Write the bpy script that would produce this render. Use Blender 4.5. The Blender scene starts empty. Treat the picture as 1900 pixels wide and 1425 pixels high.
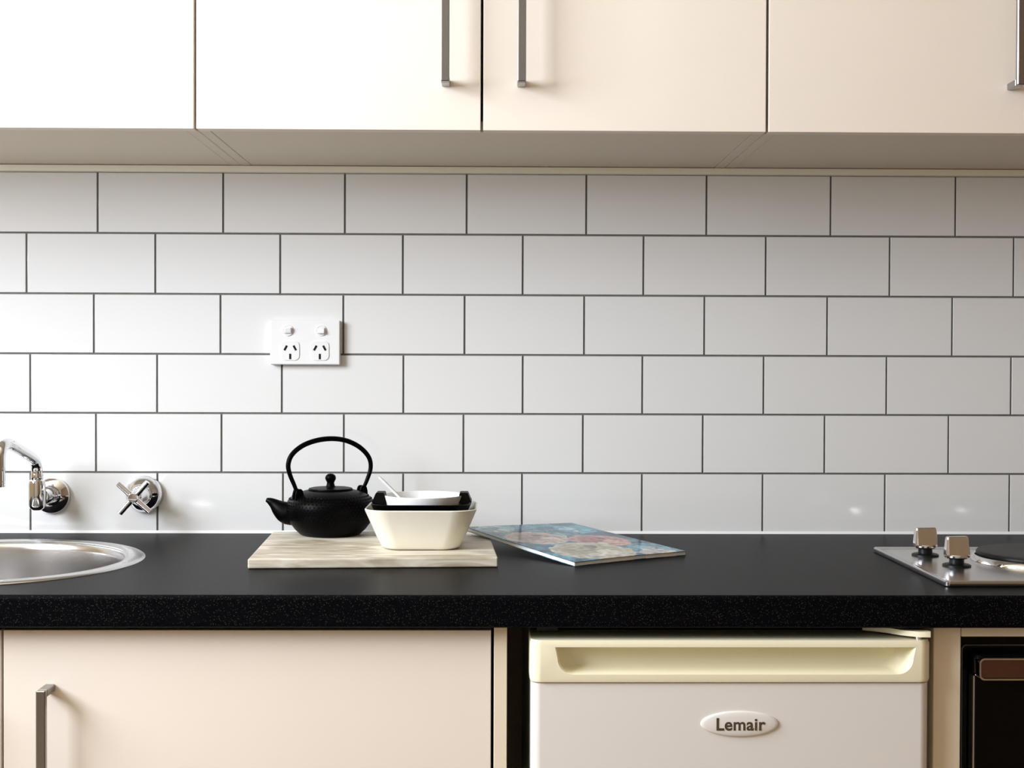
import bpy, bmesh, math, random
from mathutils import Vector, Matrix, Euler
random.seed(7)
scene = bpy.context.scene
COL = scene.collection
PI = math.pi

# ------------------------------------------------------------------ camera
cam_data = bpy.data.cameras.new('camera')
cam_data.sensor_fit = 'HORIZONTAL'
cam_data.sensor_width = 36.0
cam_data.lens = 2464.94 / 1900 * 36.0
cam_data.clip_start = 0.05
cam = bpy.data.objects.new('camera', cam_data)
COL.objects.link(cam)
YAW, PITCH, ROLL = -0.0144, -0.0123, -0.0032
cam.matrix_world = (Matrix.Translation((0.0053, -2.2, 1.1751)) @ Matrix.Rotation(YAW, 4, 'Z')
                    @ Matrix.Rotation(PITCH, 4, 'X') @ Matrix.Rotation(ROLL, 4, 'Y')
                    @ Matrix.Rotation(PI / 2, 4, 'X'))
scene.camera = cam

# ------------------------------------------------------------------ world, lights, exposure
world = bpy.data.worlds.new('sky')
scene.world = world
world.use_nodes = True
bg = world.node_tree.nodes['Background']
bg.inputs[0].default_value = (0.72, 0.86, 1.0, 1)
bg.inputs[1].default_value = 0.6

def area(name, loc, target, sx, sy, power, color):
    d = bpy.data.lights.new(name, 'AREA')
    d.shape = 'RECTANGLE'
    d.size, d.size_y, d.energy, d.color = sx, sy, power, color
    o = bpy.data.objects.new(name, d)
    COL.objects.link(o)
    o.location = loc
    o.rotation_euler = (Vector(target) - Vector(loc)).to_track_quat('-Z', 'Y').to_euler()
    return o
# daylight entering through the window of the left wall (the side the photograph's shadows point away from)
area('window_left_offscreen', (-1.79, -1.42, 1.88), (0.0, -1.42, 1.88), 1.25, 0.95, 58.0, (0.83, 0.89, 1.0))
vs = scene.view_settings
vs.view_transform = 'Standard'
vs.look = 'None'
vs.gamma = 1.0
vs.use_curve_mapping = False
vs.exposure = 0.82

# ------------------------------------------------------------------ materials
def new_mat(name):
    m = bpy.data.materials.new(name)
    m.use_nodes = True
    nt = m.node_tree
    b = nt.nodes['Principled BSDF']
    return m, nt, b

def mat(name, col, rough=0.5, metal=0.0, spec=0.5, noise=None, bump=None, rough_noise=None, coat=0.0):
    """noise=(scale, amount, stretch xyz), bump=(scale, strength, distance)"""
    m, nt, b = new_mat(name)
    b.inputs['Base Color'].default_value = (*col, 1)
    b.inputs['Roughness'].default_value = rough
    b.inputs['Metallic'].default_value = metal
    b.inputs['Specular IOR Level'].default_value = spec
    if coat:
        b.inputs['Coat Weight'].default_value = coat
        b.inputs['Coat Roughness'].default_value = 0.08
    tc = nt.nodes.new('ShaderNodeTexCoord')
    if noise:
        sc, amt, st = noise
        mp = nt.nodes.new('ShaderNodeMapping'); mp.inputs['Scale'].default_value = st
        nz = nt.nodes.new('ShaderNodeTexNoise'); nz.inputs['Scale'].default_value = sc
        nz.inputs['Detail'].default_value = 5
        cr = nt.nodes.new('ShaderNodeMix'); cr.data_type = 'RGBA'
        cr.inputs['A'].default_value = (*[max(0, c * (1 - amt)) for c in col], 1)
        cr.inputs['B'].default_value = (*[min(1, c * (1 + amt)) for c in col], 1)
        nt.links.new(tc.outputs['Object'], mp.inputs[0]); nt.links.new(mp.outputs[0], nz.inputs['Vector'])
        nt.links.new(nz.outputs['Fac'], cr.inputs['Factor'])
        nt.links.new(cr.outputs['Result'], b.inputs['Base Color'])
    if bump:
        sc, stg, dist = bump
        nz = nt.nodes.new('ShaderNodeTexNoise'); nz.inputs['Scale'].default_value = sc
        nz.inputs['Detail'].default_value = 3
        bp = nt.nodes.new('ShaderNodeBump'); bp.inputs['Strength'].default_value = stg
        bp.inputs['Distance'].default_value = dist
        nt.links.new(tc.outputs['Object'], nz.inputs['Vector'])
        nt.links.new(nz.outputs['Fac'], bp.inputs['Height'])
        nt.links.new(bp.outputs[0], b.inputs['Normal'])
    return m

M = {}
M['tile'] = mat('glazed_tile', (0.80, 0.80, 0.78), 0.09, spec=0.85, bump=(9, 0.03, 0.003))
M['grout'] = mat('grout', (0.15, 0.145, 0.13), 0.9, noise=(60, 0.25, (1, 1, 1)))
M['trim'] = mat('cream_trim', (0.92, 0.89, 0.76), 0.4)
M['sealant'] = mat('white_sealant', (0.85, 0.86, 0.86), 0.4)
M['laminate'] = mat('cream_laminate', (0.86, 0.785, 0.69), 0.32, noise=(7, 0.02, (1, 1, 1)))
M['carcass'] = mat('carcass_board', (0.74, 0.67, 0.55), 0.45)
M['edge_panel'] = mat('panel_laminate', (0.82, 0.73, 0.57), 0.4, noise=(5, 0.03, (6, 6, 1)))
M['worktop'] = mat('black_laminate', (0.0035, 0.0035, 0.0045), 0.36, spec=0.03, noise=(240, 0.5, (1, 1, 1)), bump=(700, 0.35, 0.0006))
_m = M['worktop']; _nt = _m.node_tree
_b = _nt.nodes['Principled BSDF']
_v = _nt.nodes.new('ShaderNodeTexVoronoi'); _v.inputs['Scale'].default_value = 420
_r = _nt.nodes.new('ShaderNodeValToRGB')
_r.color_ramp.elements[0].position = 0.10; _r.color_ramp.elements[0].color = (0.045, 0.043, 0.034, 1)
_r.color_ramp.elements[1].position = 0.28; _r.color_ramp.elements[1].color = (0.0022, 0.0022, 0.0032, 1)
_tc = _nt.nodes.new('ShaderNodeTexCoord')
_nt.links.new(_tc.outputs['Object'], _v.inputs['Vector']); _nt.links.new(_v.outputs['Distance'], _r.inputs[0])
_nt.links.new(_r.outputs[0], _b.inputs['Base Color'])
M['nickel'] = mat('brushed_nickel', (0.34, 0.335, 0.335), 0.30, 1.0, noise=(40, 0.08, (12, 12, 1)))
M['steel'] = mat('brushed_steel', (0.62, 0.61, 0.60), 0.22, 1.0, noise=(30, 0.06, (1, 30, 30)))
M['chrome'] = mat('chrome', (0.80, 0.80, 0.82), 0.06, 1.0)
M['iron'] = mat('cast_iron', (0.0008, 0.0008, 0.0010), 0.38, spec=0.06, bump=(420, 0.25, 0.0006))
M['ceramic'] = mat('cream_stoneware', (0.86, 0.82, 0.70), 0.16)
M['white_ceramic'] = mat('white_porcelain', (0.86, 0.87, 0.87), 0.12)
M['black_ceramic'] = mat('black_stoneware', (0.0012, 0.0012, 0.0012), 0.42, spec=0.06)
M['white_plastic'] = mat('white_plastic', (0.86, 0.86, 0.84), 0.30)
M['black'] = mat('black_plastic', (0.004, 0.004, 0.004), 0.4, spec=0.3)
M['dark'] = mat('dark_metal', (0.05, 0.045, 0.04), 0.5)
M['oven_black'] = mat('black_enamel', (0.002, 0.002, 0.002), 0.16, spec=0.15)
M['oven_steel'] = mat('steel_painted_reflection', (0.20, 0.105, 0.08), 0.34, 1.0, noise=(60, 0.1, (1, 20, 20)))  # brown floor reflection painted into the steel colour of the oven handle
M['fridge'] = mat('fridge_enamel', (0.80, 0.78, 0.75), 0.28)
M['fridge_plastic'] = mat('yellowed_plastic', (0.89, 0.84, 0.62), 0.35)
M['letter'] = mat('badge_lettering', (0.07, 0.055, 0.03), 0.4)
M['paper'] = mat('page_edges', (0.86, 0.85, 0.82), 0.7, noise=(300, 0.12, (0.1, 0.1, 20)))
M['paint'] = mat('wall_paint', (0.70, 0.60, 0.43), 0.7)
M['grey_paint'] = mat('grey_wall_paint', (0.52, 0.475, 0.42), 0.7)
M['shading_wall'] = mat('unseen_shading_wall', (0.16, 0.10, 0.05), 0.5, noise=(3, 0.25, (8, 8, 1)))  # dark brown of the unseen right wall, added to darken that side
M['ceil'] = mat('ceiling_paint', (0.78, 0.69, 0.52), 0.8)
M['timber_floor'] = mat('timber_floor', (0.42, 0.30, 0.18), 0.4, noise=(4, 0.3, (1, 9, 1)))
M['frame_white'] = mat('window_paint', (0.82, 0.82, 0.80), 0.4)
M['hotplate'] = mat('hotplate_iron', (0.004, 0.0035, 0.0035), 0.45, spec=0.25, bump=(300, 0.15, 0.0005))

def stone_mat():
    m, nt, b = new_mat('veined_stone_board')
    tc = nt.nodes.new('ShaderNodeTexCoord')
    mp = nt.nodes.new('ShaderNodeMapping'); mp.inputs['Scale'].default_value = (6, 20, 30)
    nz = nt.nodes.new('ShaderNodeTexNoise'); nz.inputs['Scale'].default_value = 1.6
    nz.inputs['Detail'].default_value = 6; nz.inputs['Distortion'].default_value = 1.2
    cr = nt.nodes.new('ShaderNodeValToRGB')
    cr.color_ramp.elements[0].position = 0.36; cr.color_ramp.elements[0].color = (0.40, 0.34, 0.24, 1)
    cr.color_ramp.elements[1].position = 0.62; cr.color_ramp.elements[1].color = (0.74, 0.69, 0.57, 1)
    nt.links.new(tc.outputs['Object'], mp.inputs[0]); nt.links.new(mp.outputs[0], nz.inputs['Vector'])
    nt.links.new(nz.outputs['Fac'], cr.inputs[0]); nt.links.new(cr.outputs[0], b.inputs['Base Color'])
    b.inputs['Roughness'].default_value = 0.45
    return m
M['board'] = stone_mat()

def cover_mat(w, h):
    """printed magazine cover: teal ground with round plates of food (flat print)"""
    m, nt, b = new_mat('printed_cover')
    N, L = nt.nodes, nt.links
    tc = N.new('ShaderNodeTexCoord')
    nz = N.new('ShaderNodeTexNoise'); nz.inputs['Scale'].default_value = 26; nz.inputs['Detail'].default_value = 4
    L.new(tc.outputs['Object'], nz.inputs['Vector'])
    ramp = N.new('ShaderNodeValToRGB')
    e = ramp.color_ramp.elements
    e[0].position = 0.36; e[0].color = (0.012, 0.055, 0.11, 1)
    e[1].position = 0.66; e[1].color = (0.14, 0.38, 0.50, 1)
    L.new(nz.outputs['Fac'], ramp.inputs[0])
    cur = ramp.outputs[0]
    sep = N.new('ShaderNodeSeparateXYZ')
    L.new(tc.outputs['Object'], sep.inputs[0])
    wob = N.new('ShaderNodeTexNoise'); wob.inputs['Scale'].default_value = 60
    L.new(tc.outputs['Object'], wob.inputs['Vector'])
    def mixin(mask, col, cur):
        mx = N.new('ShaderNodeMix'); mx.data_type = 'RGBA'
        L.new(mask, mx.inputs['Factor']); L.new(cur, mx.inputs['A']); mx.inputs['B'].default_value = (*col, 1)
        return mx.outputs['Result']
    def disc(cx, cy, r, col, cur):
        cv = N.new('ShaderNodeCombineXYZ'); L.new(sep.outputs[0], cv.inputs[0]); L.new(sep.outputs[1], cv.inputs[1])
        d = N.new('ShaderNodeVectorMath'); d.operation = 'DISTANCE'
        L.new(cv.outputs[0], d.inputs[0]); d.inputs[1].default_value = (cx, cy, 0)
        ad = N.new('ShaderNodeMath'); ad.operation = 'MULTIPLY_ADD'
        L.new(wob.outputs['Fac'], ad.inputs[0]); ad.inputs[1].default_value = 0.022; L.new(d.outputs['Value'], ad.inputs[2])
        lt = N.new('ShaderNodeMath'); lt.operation = 'LESS_THAN'; L.new(ad.outputs[0], lt.inputs[0]); lt.inputs[1].default_value = r + 0.011
        return mixin(lt.outputs[0], col, cur)
    for cx, cy, r, c1, c2 in ((0.168, 0.222, 0.036, (0.16, 0.46, 0.62), (0.36, 0.64, 0.74)),
                              (0.036, 0.252, 0.030, (0.34, 0.50, 0.56), (0.16, 0.32, 0.40)),
                              (0.118, 0.185, 0.026, (0.10, 0.26, 0.36), (0.24, 0.46, 0.56)),
                              (0.058, 0.170, 0.050, (0.60, 0.50, 0.46), (0.44, 0.35, 0.33)),
                              (0.176, 0.040, 0.040, (0.13, 0.34, 0.46), (0.30, 0.50, 0.60)),
                              (0.138, 0.120, 0.048, (0.60, 0.36, 0.34), (0.40, 0.18, 0.18)),
                              (0.075, 0.056, 0.062, (0.56, 0.53, 0.44), (0.40, 0.36, 0.28)),
                              (0.160, 0.006, 0.030, (0.66, 0.66, 0.64), (0.50, 0.52, 0.53))):
        cur = disc(cx, cy, r, c1, cur)
        cur = disc(cx - r * 0.05, cy + r * 0.05, r * 0.80, tuple(0.80 * c for c in c1), cur)
        cur = disc(cx - r * 0.28, cy + r * 0.15, r * 0.42, c2, cur)
        cur = disc(cx + r * 0.30, cy - r * 0.30, r * 0.30, tuple(min(0.8, 1.25 * c) for c in c1), cur)
        cur = disc(cx + r * 0.28, cy + r * 0.38, r * 0.18, tuple(0.55 * c for c in c2), cur)
        cur = disc(cx - r * 0.25, cy - r * 0.45, r * 0.14, (0.68, 0.64, 0.58), cur)
    gr = N.new('ShaderNodeTexNoise'); gr.inputs['Scale'].default_value = 95; gr.inputs['Detail'].default_value = 5
    L.new(tc.outputs['Object'], gr.inputs['Vector'])
    gm = N.new('ShaderNodeMapRange'); gm.inputs['From Min'].default_value = 0.3; gm.inputs['From Max'].default_value = 0.7
    gm.inputs['To Min'].default_value = 0.45; gm.inputs['To Max'].default_value = 1.15
    L.new(gr.outputs['Fac'], gm.inputs['Value'])
    vm = N.new('ShaderNodeVectorMath'); vm.operation = 'SCALE'
    L.new(cur, vm.inputs[0]); L.new(gm.outputs[0], vm.inputs['Scale'])
    L.new(vm.outputs[0], b.inputs['Base Color'])
    b.inputs['Roughness'].default_value = 0.18
    b.inputs['Specular IOR Level'].default_value = 0.15
    return m

def pane_mat():
    m, nt, b = new_mat('window_glass')
    nt.nodes.remove(b)
    out = nt.nodes['Material Output']
    t = nt.nodes.new('ShaderNodeBsdfTransparent'); g = nt.nodes.new('ShaderNodeBsdfGlossy')
    g.inputs['Roughness'].default_value = 0.02
    mx = nt.nodes.new('ShaderNodeMixShader'); mx.inputs[0].default_value = 0.06
    nt.links.new(t.outputs[0], mx.inputs[1]); nt.links.new(g.outputs[0], mx.inputs[2])
    nt.links.new(mx.outputs[0], out.inputs['Surface'])
    return m
M['pane'] = pane_mat()

# ------------------------------------------------------------------ mesh helpers
class MB:
    """collects geometry in world coordinates; build() links it as one mesh object"""
    def __init__(self):
        self.bm = bmesh.new()

    def box(self, x0, x1, y0, y1, z0, z1, bevel=0.0, seg=2, edges=None):
        r = bmesh.ops.create_cube(self.bm, size=1.0)
        vs_ = r['verts']
        for v in vs_:
            v.co = Vector(((x0 + x1) / 2 + v.co.x * (x1 - x0), (y0 + y1) / 2 + v.co.y * (y1 - y0), (z0 + z1) / 2 + v.co.z * (z1 - z0)))
        if bevel:
            es = list({e for v in vs_ for e in v.link_edges})
            if edges:
                es = [e for e in es if edges(e)]
            bmesh.ops.bevel(self.bm, geom=es, offset=bevel, segments=seg, affect='EDGES', profile=0.5, clamp_overlap=True)
        return self

    def loops(self, loops, close0=True, close1=True, cyclic=False):
        """skin a list of equally long closed loops of points"""
        rows = [[self.bm.verts.new(p) for p in lp] for lp in loops]
        n = len(rows[0])
        k = len(rows)
        for i in range(k if cyclic else k - 1):
            a, b = rows[i], rows[(i + 1) % k]
            for j in range(n):
                self.bm.faces.new((a[j], a[(j + 1) % n], b[(j + 1) % n], b[j]))
        if not cyclic:
            if close0:
                self.bm.faces.new(rows[0][::-1])
            if close1:
                self.bm.faces.new(rows[-1])
        return self

    def lathe(self, prof, centre, axis=(0, 0, 1), seg=40, closed=False):
        """prof: (radius, height) pairs; a radius of 0 closes the end"""
        c = Vector(centre)
        q = Vector((0, 0, 1)).rotation_difference(Vector(axis).normalized())
        rows = []
        for r, h in prof:
            if r <= 1e-6:
                rows.append([self.bm.verts.new(c + q @ Vector((0, 0, h)))])
            else:
                rows.append([self.bm.verts.new(c + q @ Vector((r * math.cos(2 * PI * j / seg), r * math.sin(2 * PI * j / seg), h))) for j in range(seg)])
        pairs = list(zip(rows, rows[1:]))
        if closed:
            pairs.append((rows[-1], rows[0]))
        for a, b in pairs:
            for j in range(seg):
                k = (j + 1) % seg
                if len(a) == 1 and len(b) == 1:
                    continue
                if len(a) == 1:
                    self.bm.faces.new((a[0], b[k], b[j]))
                elif len(b) == 1:
                    self.bm.faces.new((a[j], a[k], b[0]))
                else:
                    self.bm.faces.new((a[j], a[k], b[k], b[j]))
        return self

    def tube(self, pts, radii, seg=16, flat=None):
        pts = [Vector(p) for p in pts]
        if not hasattr(radii, '__len__'):
            radii = [radii] * len(pts)
        loops = []
        t0 = (pts[1] - pts[0]).normalized()
        up = Vector((0, 0, 1)) if abs(t0.z) < 0.9 else Vector((0, 1, 0))
        n = (up - t0 * up.dot(t0)).normalized()
        for i, p in enumerate(pts):
            t = (pts[min(i + 1, len(pts) - 1)] - pts[max(i - 1, 0)]).normalized()
            n = (n - t * n.dot(t)).normalized()
            b = t.cross(n)
            loops.append([p + radii[i] * (math.cos(a) * n + (flat or 1.0) * math.sin(a) * b) for a in [2 * PI * j / seg for j in range(seg)]])
        return self.loops(loops)

    def build(self, name, material, parent=None, smooth=True, angle=35, kind=None):
        bm = self.bm
        bmesh.ops.recalc_face_normals(bm, faces=bm.faces)
        org = Vector(parent_world(parent)) if parent else Vector((0, 0, 0))
        if parent is None:
            # origin at the base of the thing
            xs = [v.co for v in bm.verts]
            org = Vector(((min(v.x for v in xs) + max(v.x for v in xs)) / 2, (min(v.y for v in xs) + max(v.y for v in xs)) / 2, min(v.z for v in xs)))
        for v in bm.verts:
            v.co -= org
        me = bpy.data.meshes.new(name)
        bm.to_mesh(me)
        bm.free()
        if smooth:
            for p in me.polygons:
                p.use_smooth = True
            me.set_sharp_from_angle(angle=math.radians(angle))
        wn = smooth
        me.materials.append(M[material] if isinstance(material, str) else material)
        o = bpy.data.objects.new(name, me)
        COL.objects.link(o)
        if parent:
            o.parent = parent
        else:
            o.location = org
        if wn:
            md = o.modifiers.new('weighted_normal', 'WEIGHTED_NORMAL')
            md.keep_sharp = True
            md.weight = 100
        if kind:
            o['kind'] = kind
        return o

def parent_world(p):
    v = Vector((0, 0, 0))
    while p:
        v += p.location
        p = p.parent
    return v

def tag(o, label, cat, group=None):
    o['label'] = label
    o['category'] = cat
    if group:
        o['group'] = group
    return o

def thing(name, loc, label, cat, group=None):
    o = bpy.data.objects.new(name, None)
    o.empty_display_size = 0.05
    COL.objects.link(o)
    o.location = loc
    return tag(o, label, cat, group)

def struct(o):
    o['kind'] = 'structure'
    return o

def box(name, material, parent, *dims, bevel=0.0, **kw):
    return MB().box(*dims, bevel=bevel, **kw).build(name, material, parent)

def arc(cx, cy, r, a0, a1, n):
    return [(cx + r * math.cos(a0 + (a1 - a0) * i / n), cy + r * math.sin(a0 + (a1 - a0) * i / n)) for i in range(n + 1)]

def rrect(cx, cy, hx, hy, r, n=6):
    p = []
    for sx, sy, a in ((1, 1, 0), (-1, 1, PI / 2), (-1, -1, PI), (1, -1, 1.5 * PI)):
        p += arc(cx + sx * (hx - r), cy + sy * (hy - r), r, a, a + PI / 2, n)
    return p

def spline(pts, n=8):
    """Catmull-Rom through points"""
    P = [Vector(p) for p in pts]
    P = [2 * P[0] - P[1]] + P + [2 * P[-1] - P[-2]]
    out = []
    for i in range(1, len(P) - 2):
        a, b, c, d = P[i - 1:i + 3]
        for k in range(n):
            t = k / n
            out.append(0.5 * ((2 * b) + (c - a) * t + (2 * a - 5 * b + 4 * c - d) * t * t + (3 * b - a - 3 * c + d) * t ** 3))
    out.append(P[-2])
    return out

# ------------------------------------------------------------------ the room
RX0, RX1, RY0, RZ1 = -1.77, 1.26, -3.7, 2.5
struct(box('floor', 'timber_floor', None, RX0 - .15, RX1 + .15, RY0 - .15, 0.15, -0.08, 0.0))
struct(box('ceiling', 'ceil', None, RX0 - .15, RX1 + .15, RY0 - .15, 0.15, RZ1, RZ1 + .08))
wall_back = struct(box('wall_back', 'paint', None, RX0 - .15, RX1 + .15, 0.008, 0.15, 0, RZ1))
struct(box('wall_right', 'shading_wall', None, RX1, RX1 + .15, RY0, 0.008, 0, RZ1))  # out of view, set close and dark to shade the right end
struct(box('wall_front', 'grey_paint', None, RX0 - .15, RX1 + .15, RY0 - .15, RY0, 0, RZ1))
WY0, WY1, WZ0, WZ1 = -2.10, -0.74, 1.36, 2.40
w = MB()
w.box(RX0 - .15, RX0, RY0, WY0, 0, RZ1); w.box(RX0 - .15, RX0, WY1, 0.008, 0, RZ1)
w.box(RX0 - .15, RX0, WY0, WY1, 0, WZ0); w.box(RX0 - .15, RX0, WY0, WY1, WZ1, RZ1)
struct(w.build('wall_left', 'paint'))
win = bpy.data.objects.new('window_1', None); COL.objects.link(win); win.location = (RX0 - .08, (WY0 + WY1) / 2, WZ0); struct(win)
f = MB()
f.box(RX0 - .11, RX0 - .05, WY0, WY1, WZ0, WZ0 + .05); f.box(RX0 - .11, RX0 - .05, WY0, WY1, WZ1 - .05, WZ1)
for y in (WY0, (WY0 + WY1) / 2 - .025, WY1 - .05):
    f.box(RX0 - .11, RX0 - .05, y, y + .05, WZ0 + .05, WZ1 - .05)
f.build('window_frame', 'frame_white', win)
for y0, y1 in ((WY0 + .05, (WY0 + WY1) / 2 - .025), ((WY0 + WY1) / 2 + .025, WY1 - .05)):
    box('pane', 'pane', win, RX0 - .083, RX0 - .077, y0, y1, WZ0 + .05, WZ1 - .05)

# tiled splashback: every tile is its own piece on the wall
ROW_Z = [1.4955, 1.3948, 1.2950, 1.1960, 1.0982, 1.0003, 0.9015]
JOINTS = [
    [-0.6463, -0.4402, -0.2398, -0.0388, 0.1591, 0.3585, 0.5650, 0.7731],
    [-0.7629, -0.5517, -0.3462, -0.1440, 0.0542, 0.2543, 0.4575, 0.6640, 0.8711],
    [-0.6526, -0.4445, -0.2421, -0.0418, 0.1563, 0.3559, 0.5604, 0.7691],
    [-0.7570, -0.5487, -0.3433, -0.1427, 0.0548, 0.2533, 0.4550, 0.6600, 0.8682],
    [-0.6492, -0.4427, -0.2409, -0.0431, 0.1549, 0.3542, 0.5572, 0.7643],
    [-0.7568, -0.5482, -0.3413, -0.1427, 0.0542, 0.2533, 0.4543, 0.6586, 0.8670]]
TX0, TX1 = -1.21, 1.19
gb = box('grout_bed', 'grout', wall_back, TX0, TX1, 0.0022, 0.008, 0.862, 1.506)
G = 0.0015
for r, js in enumerate(JOINTS):
    xs = list(js)
    while xs[0] - 0.204 > TX0 + .02: xs.insert(0, xs[0] - 0.204)
    while xs[-1] + 0.204 < TX1 - .02: xs.append(xs[-1] + 0.204)
    xs = [TX0] + xs + [TX1]
    for a, b in zip(xs, xs[1:]):
        m = MB().box(a + G, b - G, 0.0, 0.0065, ROW_Z[r + 1] + G, ROW_Z[r] - G, bevel=0.0009, seg=2,
                     edges=lambda e: all(v.co.y < 0.001 for v in e.verts))
        rx, rz = random.uniform(-.0006, .0006), random.uniform(-.0004, .0004)
        mx, mz = (a + b) / 2, (ROW_Z[r] + ROW_Z[r + 1]) / 2
        for v in m.bm.verts:
            v.co.y += rx * (v.co.z - mz) * 4 + rz * (v.co.x - mx) * 2
        m.build('tile', 'tile', wall_back)
t1 = MB().box(TX0, TX1, -0.012, 0.0022, 1.4945, 1.5052, bevel=0.0015)
struct(t1.build('trim_1', 'trim'))
t2 = MB(); t2.loops([[(x, 0.0022, 0.9002), (x, -0.0035, 0.9002), (x, -0.0005, 0.9042), (x, 0.0022, 0.9042)] for x in (TX0, TX1)])
struct(t2.build('trim_2', 'sealant'))

# ------------------------------------------------------------------ worktop with the sink cut-out
WT = 0.9
SX, SY, SR = -0.715, -0.325, 0.225
wt = MB()
X0, X1, YS = TX0, TX1, -0.556
prof = [(YS, WT)] + [(-0.594 + 0.006 * 0, WT)] + arc(-0.594, WT - 0.006, 0.006, PI / 2, PI, 5)[1:] + arc(-0.594, 0.866, 0.006, PI, 1.5 * PI, 5) + [(YS, 0.860)]
wt.loops([[(x, y, z) for y, z in prof] for x in (X0, X1)])
bm = wt.bm
hr = 0.206
def plate(z):
    outer = [bm.verts.new(p) for p in ((X0, YS, z), (X1, YS, z), (X1, 0.0, z), (X0, 0.0, z))]
    inner = [bm.verts.new((SX + hr * math.cos(2 * PI * j / 64), SY + hr * math.sin(2 * PI * j / 64), z)) for j in range(64)]
    es = [bm.edges.new((l[i], l[(i + 1) % len(l)])) for l in (outer, inner) for i in range(len(l))]
    bmesh.ops.triangle_fill(bm, edges=es, use_beauty=True, use_dissolve=False)
    return outer, inner
ot, it = plate(WT)
ob, ib = plate(0.860)
for a, b in ((ot, ob), (it, ib)):
    n = len(a)
    for i in range(n):
        bm.faces.new((a[i], a[(i + 1) % n], b[(i + 1) % n], b[i]))
tag(wt.build('worktop', 'worktop', angle=50), 'long black laminate worktop running under the tiled wall', 'worktop')

# ------------------------------------------------------------------ wall cabinets
def bar_handle(x, y_face, z0, z1, standoff=0.03, wdt=0.0115, th=0.008):
    m = MB()
    m.box(x - wdt / 2, x + wdt / 2, y_face - standoff - th, y_face - standoff, z0, z1, bevel=0.0012, seg=1)
    for z in (z0, z1 - 0.009):
        m.box(x - wdt / 2, x + wdt / 2, y_face - standoff, y_face, z, z + 0.009, bevel=0.0008, seg=1)
    return m

UZ0, UZ1, UY, UF = 1.5055, 2.22, -0.328, -0.350
def wall_cabinet(x0, x1, label, handles):
    t = thing('wall_cabinet', ((x0 + x1) / 2, UY / 2, UZ0), label, 'cabinet', 'cream cabinets hung above the tiles')
    s = 0.016
    for a in (x0 + .0003, x1 - s - .0003):
        box('side_panel', 'carcass', t, a, a + s, UY, -0.001, UZ0, UZ1, bevel=0.0006, seg=1)
    box('bottom_panel', 'carcass', t, x0 + s + .0008, x1 - s - .0008, UY, -0.001, UZ0 + .0003, UZ0 + s, bevel=0.0006, seg=1)
    box('top_panel', 'carcass', t, x0 + s, x1 - s, UY, -0.001, UZ1 - s, UZ1)
    box('back_panel', 'carcass', t, x0 + s, x1 - s, -0.008, -0.001, UZ0 + s, UZ1 - s)
    xm = (x0 + x1) / 2
    for (a, b), hx in zip(((x0, xm), (xm, x1)), handles):
        d = box('door', 'laminate', t, a + .0018, b - .0018, UF, UY - .002, UZ0 - .001, UZ1 - .003, bevel=0.0012)
        bar_handle(hx, UF, 1.5645, 1.7565).build('handle', 'nickel', d)
    return t
wall_cabinet(-1.209, -0.4085, 'cream two-door wall cabinet above the sink and taps', (-0.87, -0.75))
wall_cabinet(-0.4085, 0.3865, 'cream two-door wall cabinet above the teapot and outlet, handles side by side', (-0.061, 0.0434))
wall_cabinet(0.3865, 1.183, 'cream two-door wall cabinet above the hotplate cooktop', (0.7275, 0.842))

# ------------------------------------------------------------------ base cabinets
BF, BB = -0.576, -0.556       # door front, carcass front
def base_cabinet(x0, x1, xm, label, hxs):
    t = thing('base_cabinet', ((x0 + x1) / 2, -0.28, 0), label, 'cabinet')
    s = 0.016
    box('side_panel', 'edge_panel', t, x0, x0 + s, BB, -0.001, 0.0, 0.8595)
    box('side_panel', 'edge_panel', t, x1 - s, x1, BF, -0.001, 0.0, 0.8595, bevel=0.0006, seg=1)
    box('bottom_panel', 'carcass', t, x0 + s, x1 - s, BB, -0.001, 0.10, 0.116)
    box('back_panel', 'carcass', t, x0 + s, x1 - s, -0.009, -0.001, 0.116, 0.62)
    box('kickboard', 'edge_panel', t, x0 + s, x1 - s, -0.50, -0.484, 0.0, 0.10)
    for (a, b), hx in zip(((x0 + .0016, xm - .0016), (xm + .0016, x1 - s - .0035)), hxs):
        d = box('door', 'laminate', t, a, b, BF, BB - .002, 0.105, 0.8535, bevel=0.0012)
        bar_handle(hx, BF, 0.597, 0.7875, 0.028).build('handle', 'nickel', d)
    return t
base_cabinet(-1.19, 0.0236, -0.592, 'cream two-door base cabinet with dark bar handles under the sink, beside the fridge', (-0.650, -0.5335))
# oven housing
ox0, ox1 = 0.5490, 1.185
oc = thing('oven_cabinet', ((ox0 + ox1) / 2, -0.28, 0), 'cream housing cabinet built around the black oven', 'cabinet')
box('side_panel', 'edge_panel', oc, ox0, ox0 + .0335, BF, -0.001, 0.0, 0.8595, bevel=0.0008, seg=1)
box('side_panel', 'edge_panel', oc, ox1 - .0335, ox1, BF, -0.001, 0.0, 0.8595, bevel=0.0008, seg=1)
box('top_rail', 'edge_panel', oc, ox0 + .0345, ox1 - .0345, BF + .001, -0.53, 0.8455, 0.8595, bevel=0.0006, seg=1)
box('bottom_panel', 'carcass', oc, ox0 + .0335, ox1 - .0335, BF, -0.001, 0.20, 0.216)
box('kickboard', 'edge_panel', oc, ox0 + .0335, ox1 - .0335, -0.50, -0.484, 0.0, 0.20)
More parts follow.
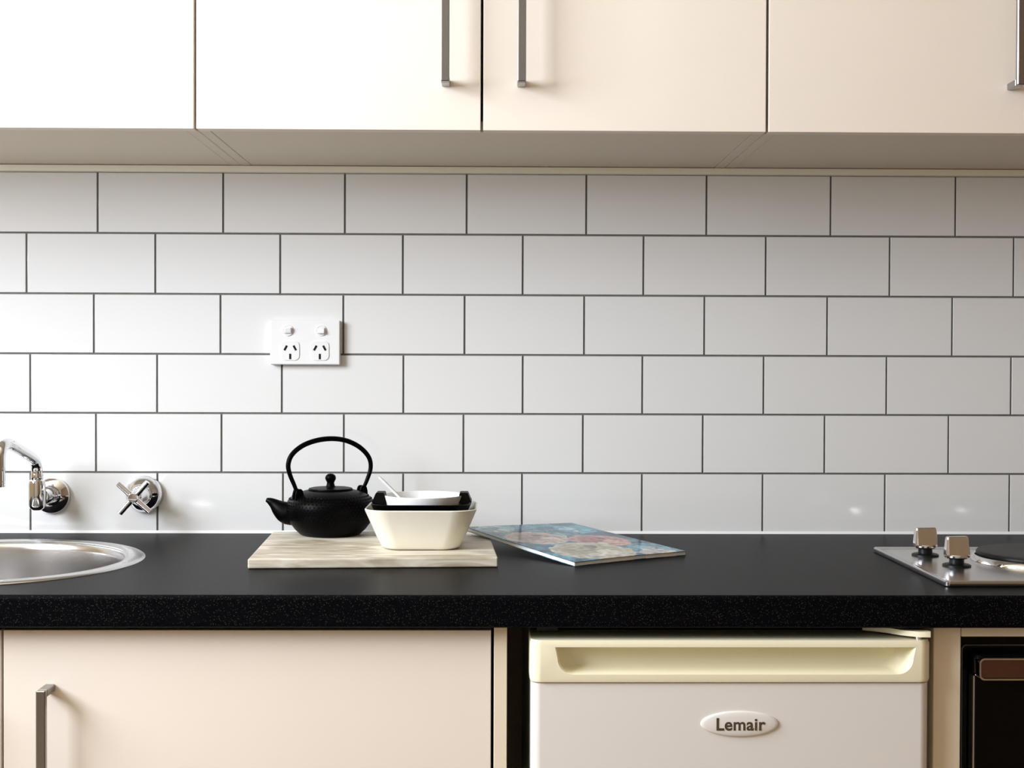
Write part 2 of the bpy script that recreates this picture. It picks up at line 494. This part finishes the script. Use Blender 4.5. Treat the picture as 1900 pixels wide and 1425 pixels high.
# oven
vx0, vx1 = ox0 + .0350, ox1 - .0350
ov = thing('oven', ((vx0 + vx1) / 2, -0.28, 0.2165), 'black built-in oven with steel handle bar in a painted brown reflection under the cooktop', 'oven')
box('body', 'oven_black', ov, vx0, vx1, -0.555, -0.02, 0.2165, 0.844, bevel=0.002)
fr = MB()
def ring_y(m, o, i, y0, y1):
    m.loops([[(x, y, z) for x, z in l] for l, y in ((o, y1), (o, y0), (i, y0), (i, y1))], cyclic=True)
cxo, czo = (vx0 + vx1) / 2, (0.2165 + 0.842) / 2
hx_, hz_ = (vx1 - vx0) / 2, (0.842 - 0.2165) / 2
ring_y(fr, rrect(cxo, czo, hx_ - .006, hz_ - .010, .006), rrect(cxo, czo, hx_ - .0075, hz_ - .0115, .005), -0.5575, -0.554)
fr.build('frame_bead', 'dark', ov)
dr = box('door', 'oven_black', ov, vx0 + .0165, vx1 - .0165, -0.574, -0.556, 0.235, 0.822, bevel=0.003)
for a, b in ((vx0 + .0150, vx0 + .0172), (vx1 - .0172, vx1 - .0150)):
    box('door_edge_strip', 'steel', dr, a, b, -0.5745, -0.558, 0.24, 0.797, bevel=0.0005, seg=1)
hb = MB()
cz, cx = 0.8095, (vx0 + vx1) / 2
hh = (vx1 - vx0) / 2 - .0165
hb.loops([[(x, -0.578, z) for x, z in rrect(cx, cz, hh, .0118, .005)], [(x, -0.592, z) for x, z in rrect(cx, cz, hh, .0118, .005)], [(x, -0.594, z) for x, z in rrect(cx, cz, hh - .001, .0108, .0045)]])
hd = hb.build('handle', 'oven_steel', ov)
hr_ = MB(); ring_y(hr_, rrect(cx, cz, hh + .0016, .0134, .006), rrect(cx, cz, hh - .0003, .0115, .005), -0.5955, -0.5745)
hr_.build('handle_rim', 'chrome', hd)

# ------------------------------------------------------------------ bar fridge
fx0, fx1 = 0.0510, 0.5395
fg = thing('bar_fridge', ((fx0 + fx1) / 2, -0.3, 0), 'white bar fridge with yellowed handle strip standing under the worktop', 'fridge')
box('body', 'fridge', fg, fx0 + .003, fx1 - .003, -0.535, -0.05, 0.02, 0.838, bevel=0.004)
box('lid', 'dark', fg, fx0 + .002, fx1 - .002, -0.540, -0.045, 0.8385, 0.8475, bevel=0.003)
for x in (fx0 + .04, fx1 - .04):
    for y in (-0.48, -0.10):
        MB().lathe([(0, 0), (.018, 0), (.018, .015), (.012, .0202), (0, .0202)], (x, y, 0), seg=16).build('foot', 'black', fg)
# door with softly rounded vertical edges
def prof_door(hx, y0, y1, r):
    cxf = (fx0 + fx1) / 2
    return [(cxf + hx, y1), (cxf - hx, y1)] + [(cxf - hx + r - r * math.cos(a), y0 + r - r * math.sin(a)) for a in [PI / 2 * k / 6 for k in range(7)]] + [(cxf + hx - r + r * math.sin(a), y0 + r - r * math.cos(a)) for a in [PI / 2 * k / 6 for k in range(7)]]
hxf = (fx1 - fx0) / 2
dm = MB(); dm.loops([[(x, y, z) for x, y in prof_door(hxf - .0015, -0.5965, -0.538, .012)] for z in (0.045, 0.7932)])
dm.build('door', 'fridge', fg)
# handle strip with scooped recess
cp = MB(); bm = cp.bm
CZ0, CZ1 = 0.7937, 0.8455
FY = -0.600
cxf = (fx0 + fx1) / 2
def cap_loop(z, ins=0.0):
    return [(x, y, z) for x, y in prof_door(hxf - ins, FY + ins, -0.538, .014)]
cap_rows = [cap_loop(CZ0 + .001, .001), cap_loop(CZ0 + .004), cap_loop(CZ1 - .004), cap_loop(CZ1, .0015)]
# front rectangle between the rounded corners is left open for the recess plate
rows = [[bm.verts.new(p) for p in l] for l in cap_rows]
n = len(rows[0])
front_j = 8           # face between the two rounded corners
for i in range(3):
    for j in range(n):
        if i == 1 and j == front_j:
            continue
        bm.faces.new((rows[i][j], rows[i][(j + 1) % n], rows[i + 1][(j + 1) % n], rows[i + 1][j]))
bm.faces.new(rows[0][::-1]); bm.faces.new(rows[-1])
a, b, c, d = rows[1][front_j], rows[1][front_j + 1], rows[2][front_j + 1], rows[2][front_j]
rx0, rx1, rz0, rz1 = 0.0845, 0.5165, 0.8045, 0.8375
def recess(ins, y):
    x0, x1, z0, z1 = rx0 + ins * 1.6, rx1 - ins * 1.6, rz0 + ins * .7, rz1 - ins * .2
    R = 0.019
    pts = arc(x0 + R, z0 + R, R, PI, 1.5 * PI, 7) + arc(x1 - R, z0 + R, R, 1.5 * PI, 2 * PI, 7) + [(x1 + .003, z1), (x0 - .003, z1)]
    return [bm.verts.new((x, y, z)) for x, z in pts]
R0 = recess(0, FY)
es = [bm.edges.get((p, q)) or bm.edges.new((p, q)) for p, q in ((a, b), (b, c), (c, d), (d, a))]
es += [bm.edges.new((R0[i], R0[(i + 1) % len(R0)])) for i in range(len(R0))]
bmesh.ops.triangle_fill(bm, edges=es, use_beauty=True, use_dissolve=False)
prev = R0
for ins, y in ((.0012, FY + .0015), (.004, FY + .016), (.008, FY + .024), (.012, FY + .026)):
    cur = recess(ins, y)
    for i in range(len(cur)):
        k = (i + 1) % len(cur)
        bm.faces.new((prev[i], prev[k], cur[k], cur[i]))
    prev = cur
bm.faces.new(prev)
cp.build('handle_strip', 'fridge_plastic', fg)
# hinge cover on the top right, bracket on the left
hc = MB()
hc.loops([[(x, y, z) for x, y in ((0.5365, -0.6020), (0.5380, -0.5980), (0.5360, -0.5900), (0.5120, -0.5800), (0.4800, -0.5560), (0.4680, -0.5530), (0.4660, -0.5570), (0.4900, -0.5740), (0.5050, -0.5900), (0.5230, -0.6020))] for z in (0.8500, 0.8565)])
hc.build('hinge_cover', 'fridge_plastic', fg)
MB().lathe([(0, 0), (.004, 0), (.004, .0045), (0, .0045)], (fx1 - .014, -0.590, 0.8452), seg=12).build('hinge_pin', 'chrome', fg)
hk = MB(); hk.box(fx0 + .010, fx0 + .036, -0.556, -0.540, 0.8475, 0.8545, bevel=0.002)
hk.build('hinge_bracket', 'dark', fg)
# badge
bd = MB()
bx, bz = 0.3060, 0.7440
loops = []
for k, dep in ((1.0, -.5962), (1.0, -.5975), (.97, -.5987), (.88, -.5997), (.6, -.6004), (.2, -.6006)):
    loops.append([(bx + .0475 * k * math.cos(t), dep, bz + .0155 * k * math.sin(t)) for t in [2 * PI * i / 40 for i in range(40)]])
bd.loops(loops)
badge = bd.build('badge', 'fridge', fg, angle=60)
tc_ = bpy.data.curves.new('lettering', 'FONT')
tc_.body = 'Lemair'; tc_.size = 0.0235; tc_.offset = 0.0005; tc_.extrude = 0.0003
tc_.align_x = 'CENTER'; tc_.align_y = 'CENTER'; tc_.space_character = 1.04
to = bpy.data.objects.new('lettering_source', tc_); COL.objects.link(to)
bpy.context.view_layer.update()
me = bpy.data.meshes.new_from_object(to.evaluated_get(bpy.context.evaluated_depsgraph_get()))
bpy.data.objects.remove(to); me.name = 'lettering'
me.transform(Matrix.Rotation(PI / 2, 4, 'X'))
xs = [v.co.x for v in me.vertices]; zs = [v.co.z for v in me.vertices]
me.transform(Matrix.Translation((-(min(xs) + max(xs)) / 2, 0, -(min(zs) + max(zs)) / 2)))
k = 0.0595 / (max(xs) - min(xs))
me.transform(Matrix.Scale(k, 4))
me.materials.clear(); me.materials.append(M['letter'])
lo = bpy.data.objects.new('lettering', me); COL.objects.link(lo); lo.parent = badge
lo.location = Vector((bx + .001, -0.6005, bz)) - parent_world(badge)

# ------------------------------------------------------------------ power outlet
pcx, pcz = -0.3035, 1.2153
po = thing('power_outlet', (pcx, 0, pcz - .037), 'white double power outlet with two switches mounted on the tiles', 'outlet')
MB().box(pcx - .0575, pcx + .0575, -0.0125, -0.0002, pcz - .0365, pcz + .0365, bevel=0.0022, seg=3).build('plate', 'white_plastic', po)
for sx, up in ((-.0275, 0), (.0268, 1)):
    s = MB()
    s.lathe([(.0088, 0), (.0088, .0012), (.0080, .0016), (.0080, .0010), (0, .0010)], (pcx + sx, -0.0125, pcz + .0195), (0, -1, 0), 28)
    sw = s.build('switch', 'white_plastic', po)
    r = MB().box(pcx + sx - .0062, pcx + sx + .0062, -0.0180, -0.0130, pcz + .0145, pcz + .0245, bevel=0.0022, seg=3)
    for v in r.bm.verts:
        if v.co.y < -0.0155:
            v.co.y += (v.co.z - (pcz + .0195)) * (0.25 if up else -0.25)
    r.build('rocker', 'white_plastic', sw)
for sx in (-.0240, .0245):
    sf = MB()
    l = rrect(pcx + sx, pcz - .0135, .0150, .0160, .008)
    sf.loops([[(x, y, z) for x, z in rrect(pcx + sx, pcz - .0135, .0150 - i, .0160 - i, .008 - i)] for y, i in ((-.0124, 0), (-.0134, 0), (-.0138, .0006))])
    face = sf.build('socket_face', 'white_plastic', po)
    for dx, dz, ang in ((-.0075, .0035, -.50), (.0075, .0035, .50), (0.0, -.0105, 0)):
        m = MB().box(-.0017, .0017, -0.0141, -0.0125, -.0045, .0045)
        R = Matrix.Rotation(-ang, 4, 'Y')
        for v in m.bm.verts:
            v.co = R @ v.co + Vector((pcx + sx + dx, 0, pcz - .0125 + dz))
        m.build('pin_slot', 'black', face)

# ------------------------------------------------------------------ sink
sk = thing('sink', (SX, SY, 0.72), 'round stainless steel sink bowl set into the worktop below the spout', 'sink')
MB().lathe([(.199, .1805), (.201, .1825), (.212, .1845), (.221, .1832), (.2245, .1808), (.2245, .1802), (.203, .1802), (.199, .1795)], (SX, SY, 0.72), seg=96, closed=True).build('rim', 'steel', sk, angle=60)
MB().lathe([(.2045, .1790), (.1990, .1812), (.1945, .1790), (.1915, .170), (.189, .12), (.186, .05), (.176, .022), (.155, .010), (.045, .004), (.040, .000), (.040, -.004), (.180, .004), (.1935, .05), (.1965, .12), (.1985, .170)], (SX, SY, 0.72), seg=96, closed=True).build('bowl', 'steel', sk, angle=60)
MB().lathe([(0, -.001), (.034, -.001), (.039, .0035), (.043, .0062), (.046, .0052), (.0400, -.0035), (0, -.0035)], (SX, SY, 0.72), seg=40).build('drain', 'chrome', sk)

# ------------------------------------------------------------------ wall spout
sp = thing('wall_spout', (-0.727, 0, 0.965), 'curved chrome spout on the tiled wall above the sink', 'spout')
MB().lathe([(0, .0), (.0295, .0), (.0300, .003), (.0285, .007), (.0225, .011), (.0175, .013), (.0165, .020), (0, .020)], (-0.7205, -0.0002, 0.9620), (0, -1, 0), 40).build('flange', 'chrome', sp)
MB().lathe([(0, .018), (.0125, .018), (.0140, .026), (.0125, .034), (.0115, .048), (0, .048)], (-0.7215, 0, 0.9640), (0, -1, 0), 32).build('stem', 'chrome', sp)
MB().lathe([(0, -.0235), (.007, -.0235), (.0115, -.0200), (.0135, -.0150), (.0137, .0180), (.0120, .0240), (.0085, .0262), (0, .0262)], (-0.7265, -0.057, 0.9675), seg=32).build('valve_body', 'chrome', sp)
MB().lathe([(0, .0), (.0085, .0), (.0098, .002), (.0098, .008), (.0085, .012), (0, .012)], (-0.7265, -0.057, 0.9925), seg=28).build('collar', 'chrome', sp)
path = spline([(-0.7265, -0.057, 1.000), (-0.7265, -0.058, 1.0105), (-0.7268, -0.064, 1.0205), (-0.7275, -0.080, 1.0300), (-0.7285, -0.150, 1.0505), (-0.7290, -0.178, 1.0565), (-0.7293, -0.198, 1.0555), (-0.7295, -0.210, 1.0440), (-0.7295, -0.2125, 1.0280), (-0.7295, -0.2125, 1.004)], 6)
MB().tube(path, [.0090] * len(path), 24).build('spout_pipe', 'chrome', sp, angle=60)
MB().lathe([(.0065, 0), (.0086, 0), (.0088, .003), (.0088, .014), (.0080, .016), (.0065, .016)], (-0.7295, -0.2125, 0.995), seg=28, closed=True).build('aerator', 'chrome', sp)

# ------------------------------------------------------------------ cross handle tap
tx, tz = -0.5690, 0.9650
tp = thing('cross_tap', (tx, 0, tz - .03), 'chrome tap with cross-shaped handle on the tiled wall', 'tap')
MB().lathe([(0, .0), (.0300, .0), (.0305, .004), (.0295, .010), (.0250, .017), (.0190, .021), (.0170, .024), (0, .024)], (tx, -0.0002, tz), (0, -1, 0), 44).build('flange', 'chrome', tp)
MB().lathe([(0, .022), (.0150, .022), (.0155, .030), (.0130, .034), (.0120, .050), (.0095, .056), (0, .056)], (tx, 0, tz), (0, -1, 0), 32).build('spindle', 'chrome', tp)
hd = MB()
ca, sa = math.cos(PI / 4 + .06), math.sin(PI / 4 + .06)
for ux, uz in ((ca, sa), (-sa, ca)):
    pts = [(tx + ux * t, -0.067, tz + uz * t) for t in (-.034, -.0335, -.018, 0, .018, .0335, .034)]
    hd.tube(pts, [.0034, .0045, .0045, .0054, .0045, .0045, .0034], 20)
hd.lathe([(0, .052), (.0085, .052), (.0085, .072), (.0070, .0745), (0, .0750)], (tx, 0, tz), (0, -1, 0), 28)
hd.build('cross_handle', 'chrome', tp)

# ------------------------------------------------------------------ chopping board
ang = math.radians(3.0)
bw, bdp, bt = 0.341, 0.302, 0.0137
fl = Vector((-0.3275, -0.3915, 0.9002))
ux = Vector((math.cos(ang), math.sin(ang), 0)); uy = Vector((-math.sin(ang), math.cos(ang), 0))
bo = MB().box(0, bw, 0, bdp, 0, bt, bevel=0.0022, seg=3)
for v in bo.bm.verts:
    v.co = fl + ux * v.co.x + uy * v.co.y + Vector((0, 0, v.co.z))
board = tag(bo.build('chopping_board', 'board'), 'pale veined chopping board lying on the black worktop under teapot and dishes', 'chopping board')
BT = 0.9002 + bt

# ------------------------------------------------------------------ cast iron teapot
kx, ky = -0.2475, -0.1250
kb = BT + .0002
tpot = thing('teapot', (kx, ky, kb), 'black cast iron teapot with arched handle on the chopping board', 'teapot')
KP = [(0, 0), (.043, 0), (.047, .0015), (.055, .009), (.0625, .019), (.0670, .030), (.0690, .041), (.0685, .048), (.0655, .0545), (.0590, .0605), (.0500, .0652), (.0420, .0680), (.0370, .0692), (.0345, .0690), (.0330, .0660), (.0, .0650)]
def prof_at(z):
    for (r0, z0), (r1, z1) in zip(KP[1:], KP[2:]):
        if z0 <= z <= z1:
            k = (z - z0) / max(1e-9, z1 - z0)
            return r0 + (r1 - r0) * k
MB().lathe(KP, (kx, ky, kb), seg=72).build('body', 'iron', tpot, angle=60)
st = MB()      # hobnail relief
for r in range(9):
    z = .0270 + r * .0042
    R = prof_at(z)
    n = 64
    for j in range(n):
        a = 2 * PI * (j + .5 * (r % 2)) / n
        if abs((a - PI + PI) % (2 * PI) - PI) < .33 and z < .055:
            continue
        d = Vector((math.cos(a), math.sin(a), 0.15)).normalized()
        c = Vector((kx + R * math.cos(a), ky + R * math.sin(a), kb + z))
        tt = Vector((-math.sin(a), math.cos(a), 0)); bb = d.cross(tt)
        vs_ = [st.bm.verts.new(c - d * .0006 + .0023 * (math.cos(q) * tt + math.sin(q) * bb) * (0.85)) for q in [PI / 2 * i for i in range(4)]]
        tip = st.bm.verts.new(c + d * .0012)
        for i in range(4):
            st.bm.faces.new((vs_[i], vs_[(i + 1) % 4], tip))
st.build('hobnail_relief', 'iron', tpot, smooth=False, kind='stuff')
lid = MB().lathe([(0, .0655), (.0325, .0655), (.0345, .0700), (.0335, .0722), (.0300, .0730), (.0260, .0724), (.0100, .0740), (0, .0745)], (kx, ky, kb), seg=56).build('lid', 'iron', tpot, angle=50)
MB().lathe([(0, .0735), (.0085, .0735), (.0065, .0765), (.0056, .0805), (.0066, .0832), (.0082, .0860), (.0084, .0888), (.0072, .0920), (.0045, .0942), (0, .0950)], (kx, ky, kb), seg=32).build('lid_knob', 'iron', lid, angle=60)
spp = spline([(kx - .046, ky - .003, kb + .0330), (kx - .0660, ky - .004, kb + .0335), (kx - .0780, ky - .005, kb + .0405), (kx - .0870, ky - .0055, kb + .0480), (kx - .0930, ky - .006, kb + .0520), (kx - .0990, ky - .006, kb + .0545)], 4)
nr = len(spp)
rs = spline([(.0185, 0, 0), (.0180, 0, 0), (.0138, 0, 0), (.0085, 0, 0), (.0058, 0, 0), (.0030, 0, 0)], 4)
MB().tube(spp, [v.x for v in rs], 20).build('spout', 'iron', tpot, angle=60)
hdir = Vector((0.82, 0.57, 0)).normalized()
lug_r, lug_z = .0560, .0650
for s in (-1, 1):
    c = Vector((kx, ky, kb)) + hdir * s * lug_r
    m = MB()
    side = Vector((-hdir.y, hdir.x, 0))
    for q in (-1, 1):
        p = c + side * q * .0048
        m.loops([[p + hdir * dx * sc + side * dy + Vector((0, 0, z)) for dx, dy in ((.0065, .0014), (-.0065, .0014), (-.0065, -.0014), (.0065, -.0014))] for z, sc in ((.052, 1.15), (.066, 1.0), (.0715, .75), (.0738, .35))])
    m.lathe([(0, -.0066), (.0017, -.0066), (.0017, .0066), (0, .0066)], c + Vector((0, 0, .0685)), side, 12)
    m.build('handle_lug', 'iron', tpot)
hp = []
for u, z in ((-.0575, .0675), (-.0625, .0800), (-.0700, .0970), (-.0725, .1120), (-.0660, .1270), (-.0480, .1400), (-.0230, .1475), (.0040, .1492), (.0290, .1450), (.0520, .1340), (.0680, .1180), (.0715, .1010), (.0650, .0820), (.0575, .0675)):
    hp.append(Vector((kx, ky, kb + z)) + hdir * u)
hp = spline(hp, 5)
n = len(hp)
rad = [.0027 + .0013 * math.sin(PI * i / (n - 1)) ** .6 for i in range(n)]
MB().tube(hp, rad, 16).build('handle', 'iron', tpot, angle=60)

# ------------------------------------------------------------------ dishes
dx, dy, dz = -0.0975, -0.2530, BT + .0002
def rr_loops(spec, cx, cy, z0, n=7):
    return [[(x, y, z0 + z) for x, y in rrect(cx, cy, h, h, r, n)] for h, z, r in spec]
wd = MB()
wd.loops(rr_loops([(.047, .0, .022), (.0530, .0008, .025), (.0572, .0040, .027), (.0625, .0150, .029), (.0730, .0400, .033), (.0800, .0565, .036), (.0802, .0582, .036), (.0788, .0592, .035), (.0770, .0580, .034), (.0700, .0400, .030), (.0590, .0130, .025), (.0540, .0065, .022), (.047, .0050, .018)], dx, dy, dz))
tag(wd.build('baking_dish', 'ceramic', angle=45), 'cream square flared baking dish holding the black dish on the chopping board', 'dish')
kd = thing('black_dish', (dx, dy, dz + .0056), 'black square dish with raised lug handles nested in the cream dish', 'dish')
z1 = dz + .0056
b_ = MB()
b_.loops(rr_loops([(.042, .0, .018), (.0480, .0015, .021), (.0560, .0200, .025), (.0645, .0430, .029), (.0705, .0560, .031), (.0715, .0595, .031), (.0700, .0605, .030), (.0680, .0580, .029), (.0610, .0430, .024), (.0510, .0150, .020), (.046, .0045, .017), (.040, .0035, .014)], dx, dy, z1))
b_.build('body', 'black_ceramic', kd, angle=45)
for s, wx in ((-1, .0), (1, .0)):
    m = MB()
    cxh = dx + s * .0660
    m.loops([[(cxh + s * ox + hx * a, dy + hy * b, z1 + z) for a, b in ((1, 1), (-1, 1), (-1, -1), (1, -1))] for z, hx, hy, ox in ((.0560, .0052, .022, .0), (.0600, .0098, .021, -.0035), (.0640, .0086, .019, -.0042), (.0715, .0064, .016, -.0050), (.0730, .0052, .0145, -.0050))])
    m.build('lug_handle', 'black_ceramic', kd)
z2 = z1 + .0040
bl = MB().lathe([(0, .0010), (.020, .0), (.0225, .0), (.0235, .0040), (.0330, .0100), (.0450, .0230), (.0530, .0400), (.0572, .0560), (.0588, .0640), (.0582, .0650), (.0572, .0642), (.0555, .0560), (.0512, .0400), (.0430, .0245), (.0310, .0125), (.0180, .0070), (0, .0062)], (dx + .002, dy + .002, z2), seg=64)
tag(bl.build('round_bowl', 'white_ceramic', angle=60), 'round white bowl stacked inside the black dish', 'bowl')
# spoon: grooved straight handle and a scoop
spn = thing('spoon', (dx, dy, z2 + .0066), 'white spoon with grooved handle leaning in the round bowl', 'spoon')
p0 = Vector((-0.0860, dy - .004, z2 + .0165)); p1 = Vector((-0.1600, dy - .012, 1.0150))
t = (p1 - p0).normalized(); sd = Vector((0, 1, 0)); sd = (sd - t * sd.dot(t)).normalized(); nn = t.cross(sd)
if nn.z < 0: nn = -nn
cs = [(-.0052, .0018), (-.0040, .0022), (-.0030, .0004), (.0030, .0004), (.0040, .0022), (.0052, .0018), (.0040, -.0014), (-.0040, -.0014)]
m = MB()
m.loops([[p0.lerp(p1, k) + sd * a * sc + nn * b for a, b in cs] for k, sc in ((0, 1.1), (.3, 1.0), (.97, .95), (1.0, .75))])
m.build('handle', 'white_ceramic', spn)
m = MB()
sc_ = p0 - t * .014
rows = []
for k in range(7):
    a = k / 6 * PI / 2
    rows.append([sc_ + Vector((.021 * math.cos(a) * math.cos(q), .014 * math.cos(a) * math.sin(q), -.0095 * math.sin(a) + .002)) if k < 6 else sc_ + Vector((.001 * math.cos(q), .001 * math.sin(q), -.0075)) for q in [2 * PI * i / 20 for i in range(20)]])
rows2 = [[p + Vector((0, 0, .0016)) * 1 + (sc_ - p) * .06 for p in r] for r in rows[::-1]]
m.loops(rows[::-1] + rows2[::-1], close0=True, close1=True)
m.build('scoop', 'white_ceramic', spn)

# ------------------------------------------------------------------ magazine leaning on the board
mw, mh, mt = 0.205, 0.281, 0.0062
A = Vector((0.119, -0.367, 0)); ax = Vector((0.834, 0.5515, 0)).normalized(); ay = Vector((-ax.y, ax.x, 0))
mg = thing('magazine', (A.x, A.y, 0.9002), 'blue food magazine with round plates on the cover, propped on the chopping board', 'magazine')
mg.rotation_euler = (0, 0, math.atan2(ax.y, ax.x))
def lift(u, v):
    e = v / mh
    z = (0.0205 - .0065 * u / mw) * (e ** 1.05)
    return z + 0.0012 * math.sin(PI * u / mw) * (1 - e)
def sheet(name, material, b0, b1, ins):
    m = MB(); NX, NY = 10, 14
    bmm = m.bm
    def pt(i, j, b):
        u = ins + (mw - 2 * ins) * i / NX; v = ins + (mh - 2 * ins) * j / NY
        return bmm.verts.new((u, v, lift(u, v) + b))
    top = [[pt(i, j, b1) for j in range(NY + 1)] for i in range(NX + 1)]
    bot = [[pt(i, j, b0) for j in range(NY + 1)] for i in range(NX + 1)]
    for i in range(NX):
        for j in range(NY):
            bmm.faces.new((top[i][j], top[i + 1][j], top[i + 1][j + 1], top[i][j + 1]))
            bmm.faces.new((bot[i][j], bot[i][j + 1], bot[i + 1][j + 1], bot[i + 1][j]))
    for i in range(NX):
        bmm.faces.new((top[i][0], bot[i][0], bot[i + 1][0], top[i + 1][0]))
        bmm.faces.new((top[i + 1][NY], bot[i + 1][NY], bot[i][NY], top[i][NY]))
    for j in range(NY):
        bmm.faces.new((top[0][j + 1], bot[0][j + 1], bot[0][j], top[0][j]))
        bmm.faces.new((top[NX][j], bot[NX][j], bot[NX][j + 1], top[NX][j + 1]))
    bmesh.ops.recalc_face_normals(bmm, faces=bmm.faces)
    me = bpy.data.meshes.new(name); bmm.to_mesh(me); bmm.free()
    for p in me.polygons: p.use_smooth = True
    me.set_sharp_from_angle(angle=math.radians(40))
    me.materials.append(M[material] if isinstance(material, str) else material)
    o = bpy.data.objects.new(name, me); COL.objects.link(o); o.parent = mg
    return o
CV = cover_mat(mw, mh)
sheet('back_cover', CV, 0.0, 0.0007, 0.0)
sheet('pages', 'paper', 0.0007, mt - .0007, 0.0008)
sheet('front_cover', CV, mt - .0007, mt, 0.0)

# ------------------------------------------------------------------ electric cooktop
hx0, hx1, hy0, hy1 = 0.577, 1.085, -0.536, -0.214
hz = 0.9002
hb = thing('cooktop', ((hx0 + hx1) / 2, (hy0 + hy1) / 2, hz), 'stainless steel electric cooktop with black hotplate set on the worktop', 'cooktop')
pl = MB()
cxh, cyh, hw, hdp = (hx0 + hx1) / 2, (hy0 + hy1) / 2, (hx1 - hx0) / 2, (hy1 - hy0) / 2
pl.loops([[(x, y, hz + z) for x, y in rrect(cxh, cyh, hw - i, hdp - i, max(.002, .006 - i * .3), 5)] for i, z in ((.001, 0), (0, .0012), (0, .0060), (.0012, .0075), (.0035, .0078), (.0075, .0062), (.010, .0058))])
pl.build('steel_plate', 'steel', hb, angle=40)
zt = hz + .0058
for x, y in ((0.6300, -0.2945), (0.6400, -0.3960)):
    s = MB().lathe([(0, 0), (.0190, 0), (.0190, .0018), (.0165, .0030), (.0100, .0036), (.0098, .0115), (0, .0115)], (x, y, zt + .0001), seg=32)
    kn = s.build('knob', 'black', hb)
    g = MB()
    g.lathe([(0, .0110), (.0150, .0110), (.0172, .0128), (.0172, .0150), (.0160, .0164), (0, .0164)], (x, y, zt), seg=32)
    q = math.radians(8)
    lps = []
    for z, w_, d_ in ((.0155, .0172, .0075), (.0180, .0172, .0070), (.0360, .0158, .0050), (.0395, .0150, .0044), (.0405, .0140, .0034)):
        lps.append([(x + a * math.cos(q) - b * math.sin(q), y + a * math.sin(q) + b * math.cos(q), zt + z) for a, b in rrect(0, 0, w_, d_, d_ * .55, 4)])
    g.loops(lps)
    g.build('grip', 'chrome', kn)
for px_ in (0.7790, 0.9800):
    py_ = -0.350
    hp_ = MB().lathe([(0, .0030), (.086, .0030), (.0895, .0045), (.0905, .0110), (.0890, .0132), (.0850, .0140), (.060, .0132), (.022, .0130), (.020, .0115), (0, .0115)], (px_, py_, zt), seg=72).build('hotplate', 'hotplate', hb, angle=40)
    MB().lathe([(.0912, .0002), (.0985, .0002), (.0975, .0030), (.0950, .0068), (.0925, .0072), (.0910, .0050)], (px_, py_, zt), seg=72, closed=True).build('hotplate_ring', 'chrome', hp_, angle=60)
